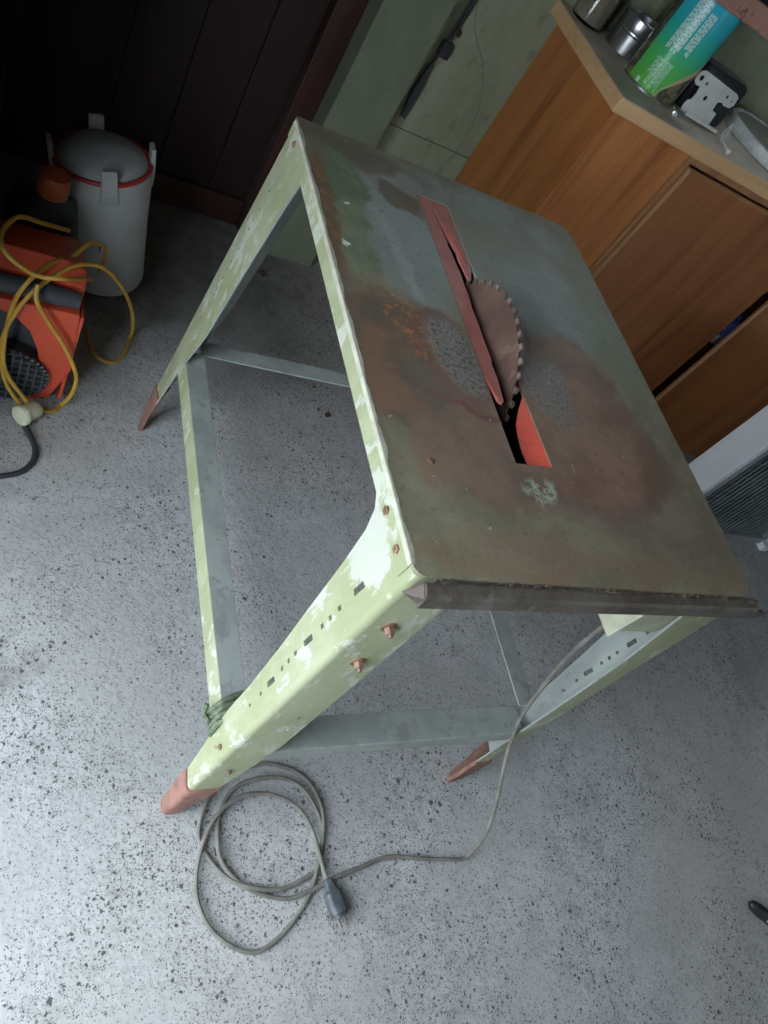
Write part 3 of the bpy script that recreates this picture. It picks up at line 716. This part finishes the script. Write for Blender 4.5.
single('black_box', MB().loft([[(1.165 + (x * s_), 1.398 + (y * s_), ZT + z) for x, y in rrect(-.055, -.036, .125, .036, .022, 4)] for z, s_ in ((0, .97), (.006, 1.), (.094, 1.), (.106, .96), (.112, .86))]), M['black'],
       'rounded black plastic box behind the silver bracket', 'box', (1.165, 1.398, ZT), smoothed=True)
def screw(label, p, d, ln=.040):
    t = thing('screw', label, 'screw', p, group='screws on the worktop')
    d = Vector(d).normalized()
    pts = [d * (ln * k / 24) for k in range(25)]
    part('shank', MB().tube(pts, [(.0034 if k % 2 else .0027) if k < 23 else .0012 for k in range(25)], 8), M['silver'], t)
    q = (-d).to_track_quat('Z', 'Y').to_matrix().to_4x4()
    part('head', MB().lathe([(.0035, -.004), (.0065, 0), (.0062, .0015), (.004, .0022)], n=12, mat=q), M['silver'], t, smoothed=True)
screw('silver screw lying on the worktop edge below the green can', (1.036, 1.262, ZT + .0066), (.55, .83, -.03), .078)
screw('silver screw lying on the worktop in front of the bracket and white disc', (1.214, 1.212, ZT + .0066), (.35, .93, -.03), .085)
tw = MB()
for k in range(5):
    a = k * 1.3; tw.tube(smooth([(1.248 + .004*math.cos(a), 1.288 + .004*math.sin(a), ZT + .003), (1.246 + .009*math.cos(a+1), 1.29 + .006*math.sin(a), ZT + .018), (1.242 + .005*math.cos(a+2), 1.29 + .004*math.sin(a+2), ZT + .034), (1.244 + .003*math.sin(a), 1.29, ZT + .045)], 4), .0010, 5)
single('white_twine', tw, M['lid_white'], 'bundle of white twine beside the bracket and white disc', 'twine', (1.26, 1.296, ZT), smoothed=True)
dc = thing('round_lid', 'grey-topped round white lid lying on the worktop at the right edge', 'lid', (1.545, 1.392, ZT))
part('rim', MB().lathe([(.160, 0), (.165, .003), (.165, .030), (.160, .034), (.153, .034), (.150, .029), (.001, .028)], n=64, cap=False), M['lid_white'], dc, smoothed=True)
part('disc', MB().lathe([(.149, .0285), (.148, .030), (.001, .030)], n=64), M['lid_grey'], dc, smoothed=True, label='dusty grey top')
# rusty tray lying across the top of the can, its front lip hanging down
pk = thing('metal_tray', 'rusty pink lipped metal tray with a black case lying across the green can', 'tray', (1.012, 1.364, ZT + .2632), (0, 0, 0))
m_ = Matrix(((1, 0, 0, 0), (0, 0, 1, 0), (0, 1, 0, 0), (0, 0, 0, 1)))
part('lip', MB().prism(rrect(-.17, -.040, .116, .006, [.012, .016, .004, .004], 5), -.100, -.088, m_), M['pink_rust'], pk, bevel=.003)
part('tray_base', MB().box((-.17, -.088, .0003), (.115, .10, .006)), M['pink_rust'], pk, bevel=.001)
part('case', MB().box((-.16, -.086, .0065), (.130, .09, .075)), M['black'], pk, bevel=.006)
part('case_label', MB().box((.05, -.0875, .040), (.09, -.0858, .062)), M['cream'], pk)

# wall cable and wires
wc = thing('wall_cable', 'black cable clipped to the wall in the corner beside the green post', 'cable', (.612, 1.645, .49))
cpts = [(.607, 1.648, .498), (.603, 1.646, .545), (.602, 1.645, .613), (.609, 1.645, .664), (.613, 1.644, .72), (.616, 1.644, .787), (.618, 1.645, .83), (.62, 1.645, .95), (.62, 1.645, 1.2)]
cb2 = MB().tube(smooth([Vector(p) - Vector((.612, 1.645, .49)) for p in cpts], 5), .0045, 7)
cb2.tube(smooth([Vector(p) - Vector((.603, 1.645, .49)) for p in cpts[4:]], 5), .0035, 7)
part('cable', cb2, M['black'], wc, smoothed=True)
cl_ = MB().box((-.008, -.012, .185), (.024, .009, .225)); cl2 = MB().box((.004, -.01, .245), (.022, .009, .262))
part('clip', cl_, M['black'], wc, bevel=.003); part('clip', cl2, M['black'], wc, bevel=.003)
tt = MB().loft([[(-.010, -.004, .005), (.004, -.004, .0), (.006, .008, .0), (-.010, .008, .005)], [(-.018, -.006, .08), (.006, -.006, .09), (.006, .008, .09), (-.018, .008, .08)], [(-.008, -.004, .16), (.002, -.004, .16), (.002, .008, .16), (-.008, .008, .16)]])
part('tape_wrap', tt, M['charcoal'], wc, bevel=.002)
gw = [(.637, 1.654, 1.2), (.637, 1.654, .831), (.752, 1.654, .694), (.809, 1.654, .592), (.823, 1.654, .49), (.812, 1.654, .405), (.795, 1.654, .30), (.790, 1.653, .05), (.785, 1.645, .0015)]
single('green_wire', MB().tube(smooth(gw, 8), .0011, 6), M['wire_green'], 'thin green wire hanging on the pale wall beside the cupboard', 'wire', (.785, 1.645, .0), smoothed=True)

# ------------------------------------------------------------------ heater at the right
ht = thing('heater', 'white heater with a dark wire grille standing on the floor by the cupboard', 'heater', (1.95, .74, 0))
hb = MB()
hb.box((-.33, -.05, .03), (-.305, .055, .64)); hb.box((.305, -.05, .03), (.33, .055, .64)); hb.box((-.305, -.05, .61), (.305, .055, .64)); hb.box((-.305, .045, .03), (.305, .055, .61))
part('casing', hb, M['white_paint'], ht, bevel=.003)
gi = MB(); gi.box((-.305, -.045, .045), (-.268, .04, .61)); gi.box((.28, -.045, .045), (.305, .04, .61)); gi.box((-.305, -.05, .012), (.305, .045, .045))
part('inner_frame', gi, M['grey_trim'], ht, bevel=.002)
part('back_plate', MB().box((-.268, .02, .045), (.28, .03, .61)), M['black'], ht)
gr = MB()
for k in range(22):
    x = -.258 + k * .0252; gr.tube([(x, -.034, .046), (x, -.034, .609)], .0034, 6)
for k in range(16):
    z = .07 + k * .035; gr.tube([(-.267, -.030, z), (.279, -.030, z)], .0018, 6)
part('grille', gr, M['mesh_wire'], ht, smoothed=True)
for x0, x1 in ((-.335, -.295), (.295, .335)):
    part('foot', MB().box((x0, -.075, 0), (x1, .075, .0298)), M['white_paint'], ht, bevel=.004)

# ------------------------------------------------------------------ left corner
# milky drum leaning over
dr = thing('plastic_drum', 'milky white plastic drum with a red hoop leaning in the dark corner', 'drum', (-.094, 1.243, .027), (math.radians(-2), math.radians(-13), 0))
dr.scale = (1, 1, .93)
prof = [(.070, 0), (.084, .006), (.090, .02), (.096, .20), (.101, .270), (.101, .295), (.097, .322), (.091, .338), (.070, .354), (.038, .364), (.001, .367)]
part('body', MB().lathe(prof, n=48), M['milky'], dr, smoothed=True)
for k in range(4):
    a = math.radians(-84) + k * PI / 2; q = Matrix.Rotation(a, 4, 'Z')
    lg = MB().loft([[q @ Vector((r0, y, z)) for r0, y, z in ((.098 + t, -wd, zz), (.098 + t, wd, zz), (.088 + t, wd, zz), (.088 + t, -wd, zz))] for zz, wd, t in ((.280, .022, .003), (.304, .018, .008), (.320, .0165, .009), (.370, .0155, .010))])
    part('lug', lg, M['milky'], dr, bevel=.002)
hp = [(.0985 * math.cos(2*PI*k/40), .0985 * math.sin(2*PI*k/40), .331) for k in range(41)]
part('hoop', MB().tube(hp, .0055, 8, False), M['red_ring'], dr, smoothed=True, label='red hoop round the lid')
part('mark', MB().box((-.012, -.0945, .150), (-.009, -.0925, .168)), M['black'], dr)

# dark jerrycan with an orange cap
jc = thing('jerrycan', 'dark jerrycan with an orange cap between the orange machine and white drum', 'jerrycan', (-.258, 1.118, 0))
jb = [[(x * s_, y * s_, z) for x, y in rrect(-.075, -.055, .060, .050, .02, 4)] for z, s_ in ((0, .94), (.012, 1.), (.250, 1.), (.276, .88), (.290, .45), (.304, .30))]
part('body', MB().loft(jb), M['black'], jc, smoothed=True)
part('cap', MB().lathe([(.026, .300), (.030, .304), (.0305, .338), (.026, .347), (.001, .349)], n=24), M['orange_cap'], jc, smoothed=True, label='orange screw cap')
part('handle', MB().tube(smooth([(-.062, 0, .255), (-.060, 0, .292), (-.038, 0, .298), (-.027, 0, .280)], 5), .008, 8), M['black'], jc, smoothed=True)
sb2 = [[(-.47 + x * s_, 1.30 + y * s_, z) for x, y in rrect(-.11, -.10, .10, .10, .03, 4)] for z, s_ in ((0, .92), (.02, 1.), (.36, 1.06), (.37, 1.09), (.38, 1.09), (.385, 1.04))]
single('storage_tub', MB().loft(sb2), M['navy'], 'dark blue plastic tub in the shadow behind the orange machine', 'tub', (-.47, 1.30, 0), smoothed=True)

# orange machine: tapered moulded shell with an arched recess and a ribbed black intake
mc = thing('orange_machine', 'orange and charcoal moulded machine at the left edge under a yellow cord', 'machine', (-.40, .94, 0))
yb = -.10                                                  # front face (local y)
X1 = .205
outl = [(-.30, .0), (X1 - .052, .0), (X1 - .018, .020), (X1 + .008, .11), (X1 - .004, .262), (-.30, .262)]
arch = [(X1 - .072, .0), (X1 - .052, .05), (X1 - .050, .10), (X1 - .062, .150), (X1 - .082, .195), (X1 - .112, .225), (X1 - .15, .238), (-.05, .240), (-.20, .23), (-.26, .17), (-.27, .0)]
fo = [(X1 - .052, .0), (X1 - .018, .020), (X1 + .008, .11), (X1 - .004, .262), (-.30, .262), (-.30, .0)] + arch[::-1]
mfx = Matrix(((1, 0, 0, 0), (0, 0, 1, yb), (0, 1, 0, .002), (0, 0, 0, 1)))
part('front_shell', plate(fo, [], .022, mfx), M['orange'], mc, bevel=.003)
cs = MB()
cs.loft([[(x, y, z + .002) for x, z in outl] for y in (yb + .012, .10)])
part('recess_body', cs, M['charcoal'], mc, bevel=.004)
sd_ = MB().loft([[(X1 - .002, y, z) for y, z in ((yb - .009, .012), (.10, .012), (.10, .258), (yb - .009, .258))], [(X1 + .004, y, z) for y, z in ((yb - .009, .022), (.10, .022), (.10, .258), (yb - .009, .258))]])
part('side_shell', sd_, M['orange'], mc)
part('handle_bar', MB().tube([(-.30, yb + .010, .298), (-.02, yb + .008, .290), (.14, yb + .008, .284), (.196, yb + .010, .281)], [.018, .018, .018, .016], 14), M['charcoal'], mc, smoothed=True, label='charcoal grip roll below the orange hood')
hd = [(-.072, .266), (-.076, .306), (-.045, .332), (.055, .298), (.100, .268), (.100, .262)]
part('hood', MB().loft([[(x, y + sh_, z * s_ + (1 - s_) * .264) for y, z in hd] for x, s_, sh_ in ((-.30, 1.06, 0), (.05, 1.02, 0), (.17, .94, .003), (.205, .70, .008))]), M['orange'], mc, bevel=.006)
gx, gz, ga, gb = .075, .078, .098, .073                   # ribbed oval intake
ov = [(gx + ga * math.cos(2*PI*k/40), gz + gb * math.sin(2*PI*k/40)) for k in range(40)]
mo = Matrix(((1, 0, 0, 0), (0, 0, 1, yb - .006), (0, 1, 0, 0), (0, 0, 0, 1)))
it = part('intake', plate(ov, [], .030, mo), M['black'], mc, bevel=.003)
rb = MB()
for k in range(13):
    x = gx - ga * .90 + k * ga * .15; hh = gb * math.sqrt(max(0, 1 - ((x - gx) / ga) ** 2)) * .92
    rb.box((x - .0022, yb - .0275, gz - hh), (x + .0022, yb - .0205, gz + hh))
for k in range(9):
    z = gz - gb * .88 + k * gb * .22; hh = ga * math.sqrt(max(0, 1 - ((z - gz) / gb) ** 2)) * .95
    rb.box((gx - hh, yb - .0255, z - .0022), (gx + hh, yb - .0205, z + .0022))
for k in range(44):
    a = 2 * PI * k / 44; c, s_ = math.cos(a), math.sin(a)
    rb.tube([(gx + ga * .95 * c, yb - .022, gz + gb * .95 * s_), (gx + ga * 1.03 * c, yb - .022, gz + gb * 1.03 * s_)], .0032, 6)
part('ribs', rb, M['charcoal'], it)

# yellow extension lead draped over the machine
ycd = thing('extension_lead', 'yellow extension lead looped over the orange machine', 'extension lead', (-.25, .78, 0))
YP = {'a': [(-0.24, 0.785, 0.014), (-0.275, 0.785, 0.043), (-0.302, 0.79, 0.086), (-0.316, 0.8, 0.132), (-0.321, 0.805, 0.192), (-0.309, 0.81, 0.254), (-0.286, 0.825, 0.3), (-0.244, 0.87, 0.321), (-0.208, 0.9, 0.325), (-0.165, 0.93, 0.306), (-0.114, 0.97, 0.239), (-0.065, 1.02, 0.136), (-0.040, 1.055, 0.050), (-0.034, 1.070, 0.0045), (-0.040, 1.045, 0.0045), (-0.054, 1.006, 0.004), (-0.079, 0.978, 0.004), (-0.112, 0.99, 0.004), (-0.128, 1.033, 0.004), (-0.131, 1.071, 0.004)],
 'b': [(-0.242, 0.787, 0.02), (-0.268, 0.787, 0.057), (-0.304, 0.79, 0.112), (-0.317, 0.8, 0.166), (-0.315, 0.815, 0.262), (-0.295, 0.825, 0.326), (-0.256, 0.885, 0.328), (-0.222, 0.93, 0.314), (-0.187, 0.98, 0.318), (-0.15, 1.03, 0.27), (-0.14, 1.07, 0.18)],
 'c': [(-0.178, 0.93, 0.271), (-0.238, 0.83, 0.344), (-0.282, 0.82, 0.343), (-0.317, 0.825, 0.353), (-0.343, 0.83, 0.373), (-0.348, 0.86, 0.378), (-0.337, 0.9, 0.376), (-0.318, 0.93, 0.371), (-0.279, 0.97, 0.339), (-0.226, 1.02, 0.300)],
 'd': [(-0.282, 0.822, 0.322), (-0.279, 0.81, 0.294), (-0.252, 0.81, 0.249), (-0.213, 0.81, 0.192), (-0.181, 0.81, 0.125), (-0.176, 0.81, 0.08), (-0.179, 0.82, 0.035), (-0.186, 0.828, 0.0045), (-0.203, 0.806, 0.0045), (-0.224, 0.796, 0.012), (-0.24, 0.79, 0.02)]}
O = Vector((-.25, .78, 0))
for nm, pts in YP.items():
    part('cord_loop', MB().tube(smooth([Vector(p) - O for p in pts], 6), .0042, 8), M['yellow'], ycd, smoothed=True)
sk0, sk1 = Vector((-.270, .757, .030)) - O, Vector((-.232, .792, .026)) - O
q = (sk0 - sk1).to_track_quat('Z', 'Y').to_matrix().to_4x4(); q.translation = sk1
L_ = (sk1 - sk0).length
part('socket', MB().lathe([(.010, 0), (.0155, .006), (.0175, .012), (.0185, L_ - .012), (.0215, L_ - .010), (.0215, L_ - .002), (.020, L_)], n=24, mat=q), M['cream'], ycd, smoothed=True, label='round cream socket end')
bc = [(-.268, .762, .020), (-.256, .748, .008), (-.243, .722, .0062), (-.236, .695, .0062), (-.240, .666, .0062), (-.258, .640, .0062), (-.284, .626, .0062), (-.310, .620, .0062), (-.40, .610, .0062), (-.50, .62, .0062)]
single('black_cable', MB().tube(smooth(bc, 6), .0058, 8), M['black_cable'], 'black cable curving over the concrete from the cream socket', 'cable', (-.30, .65, 0), smoothed=True)

# ------------------------------------------------------------------ odds and ends on the floor
def scrap(label, x, y, r, a, grp=None):
    n = 9; rr = random.Random(int(x * 1000) + 5); mb = MB(); rim = []
    for k in range(n):
        t = 2 * PI * k / n; s_ = r * (.65 + .5 * rr.random()) * (1 if abs(math.cos(t)) > .5 else .6)
        dx, dy = s_ * math.cos(t), s_ * math.sin(t)
        rim.append(Vector((x + dx * math.cos(a) - dy * math.sin(a), y + dx * math.sin(a) + dy * math.cos(a), .0015 + .006 * rr.random())))
    c = Vector((x, y, .004)); vs = rim + [c] + [p - Vector((0, 0, .0012)) for p in rim] + [c - Vector((0, 0, .0012))]
    fs = [(k, (k + 1) % n, n) for k in range(n)] + [(n + 1 + (k + 1) % n, n + 1 + k, 2 * n + 1) for k in range(n)] + [(k, n + 1 + k, n + 1 + (k + 1) % n, (k + 1) % n) for k in range(n)]
    mb.add(vs, fs)
    single('dead_leaf', mb, M['leaf'], label, 'leaf', (x, y, 0), grp)
scrap('curled dead leaf on the floor beside the foot of the green post', 0.361, 1.453, 0.022, .5)
scrap('brown leaf scrap on the floor under the saw, right of its left stretcher', 0.477, 0.940, 0.014, .5)
scrap('small dark leaf scrap on the floor below the back stretcher', 0.452, 1.033, 0.008, .5)
bk = thing('dropped_tool', 'small black plastic tool end lying on the concrete at the right edge', 'tool', (1.40, -.43, 0), (0, 0, -.75))
hb_ = MB().loft([[(x, y * w_, .016 + z * w_) for y, z in [(.016 * math.cos(2*PI*k/14), .016 * math.sin(2*PI*k/14)) for k in range(14)]] for x, w_ in ((-.062, .35), (-.055, .75), (-.03, 1.), (.0, .92), (.04, 1.0), (.08, .95), (.13, .9))])
part('grip', hb_, M['black'], bk, smoothed=True)
part('badge', MB().box((-.012, -.0160, .020), (.004, -.0120, .027)), M['silver'], bk)

# ------------------------------------------------------------------ light, world, camera
wd = bpy.data.worlds.new('sky'); SC.world = wd; wd.use_nodes = True
bg = wd.node_tree.nodes['Background']; bg.inputs[0].default_value = (.78, .89, 1.0, 1); bg.inputs[1].default_value = 16.0
def portal(loc, rot, sx, sy):
    l = bpy.data.lights.new('daylight_portal', 'AREA'); l.shape = 'RECTANGLE'; l.size = sx; l.size_y = sy; l.cycles.is_portal = True
    o = bpy.data.objects.new('daylight_portal', l); COL.objects.link(o); o.location = loc; o.rotation_euler = rot
portal((XL - .05, (OY0 + OY1) / 2, OZ / 2), (0, -PI/2, 0), OZ, OY1 - OY0)
portal(((FX0 + FX1) / 2, YF - .11, (FZ0 + FZ1) / 2), (PI/2, 0, 0), FX1 - FX0, FZ1 - FZ0)  # portal at the added front window
portal(((WX0 + WX1) / 2, YB + .11, (WZ0 + WZ1) / 2), (-PI/2, 0, 0), WX1 - WX0, WZ1 - WZ0)

cam = bpy.data.cameras.new('camera'); co = bpy.data.objects.new('camera', cam); COL.objects.link(co)
cam.sensor_fit = 'VERTICAL'; cam.sensor_height = 36; cam.sensor_width = 27; cam.lens = 745.176 * 36 / 1024; cam.clip_start = .02
r = Vector((.84697853, -.21020725, .48830347)); u = Vector((-.09720841, .84178568, .53098719)); f = Vector((.52266423, .49720196, -.69254048))
mw = Matrix((r, u, -f)).transposed().to_4x4(); mw.translation = (-.413107527, -.302954729, 1.32218225)
co.matrix_world = mw
SC.camera = co
vs = SC.view_settings; vs.view_transform = 'Standard'; vs.look = 'None'; vs.gamma = 1; vs.use_curve_mapping = False
vs.exposure = -0.55
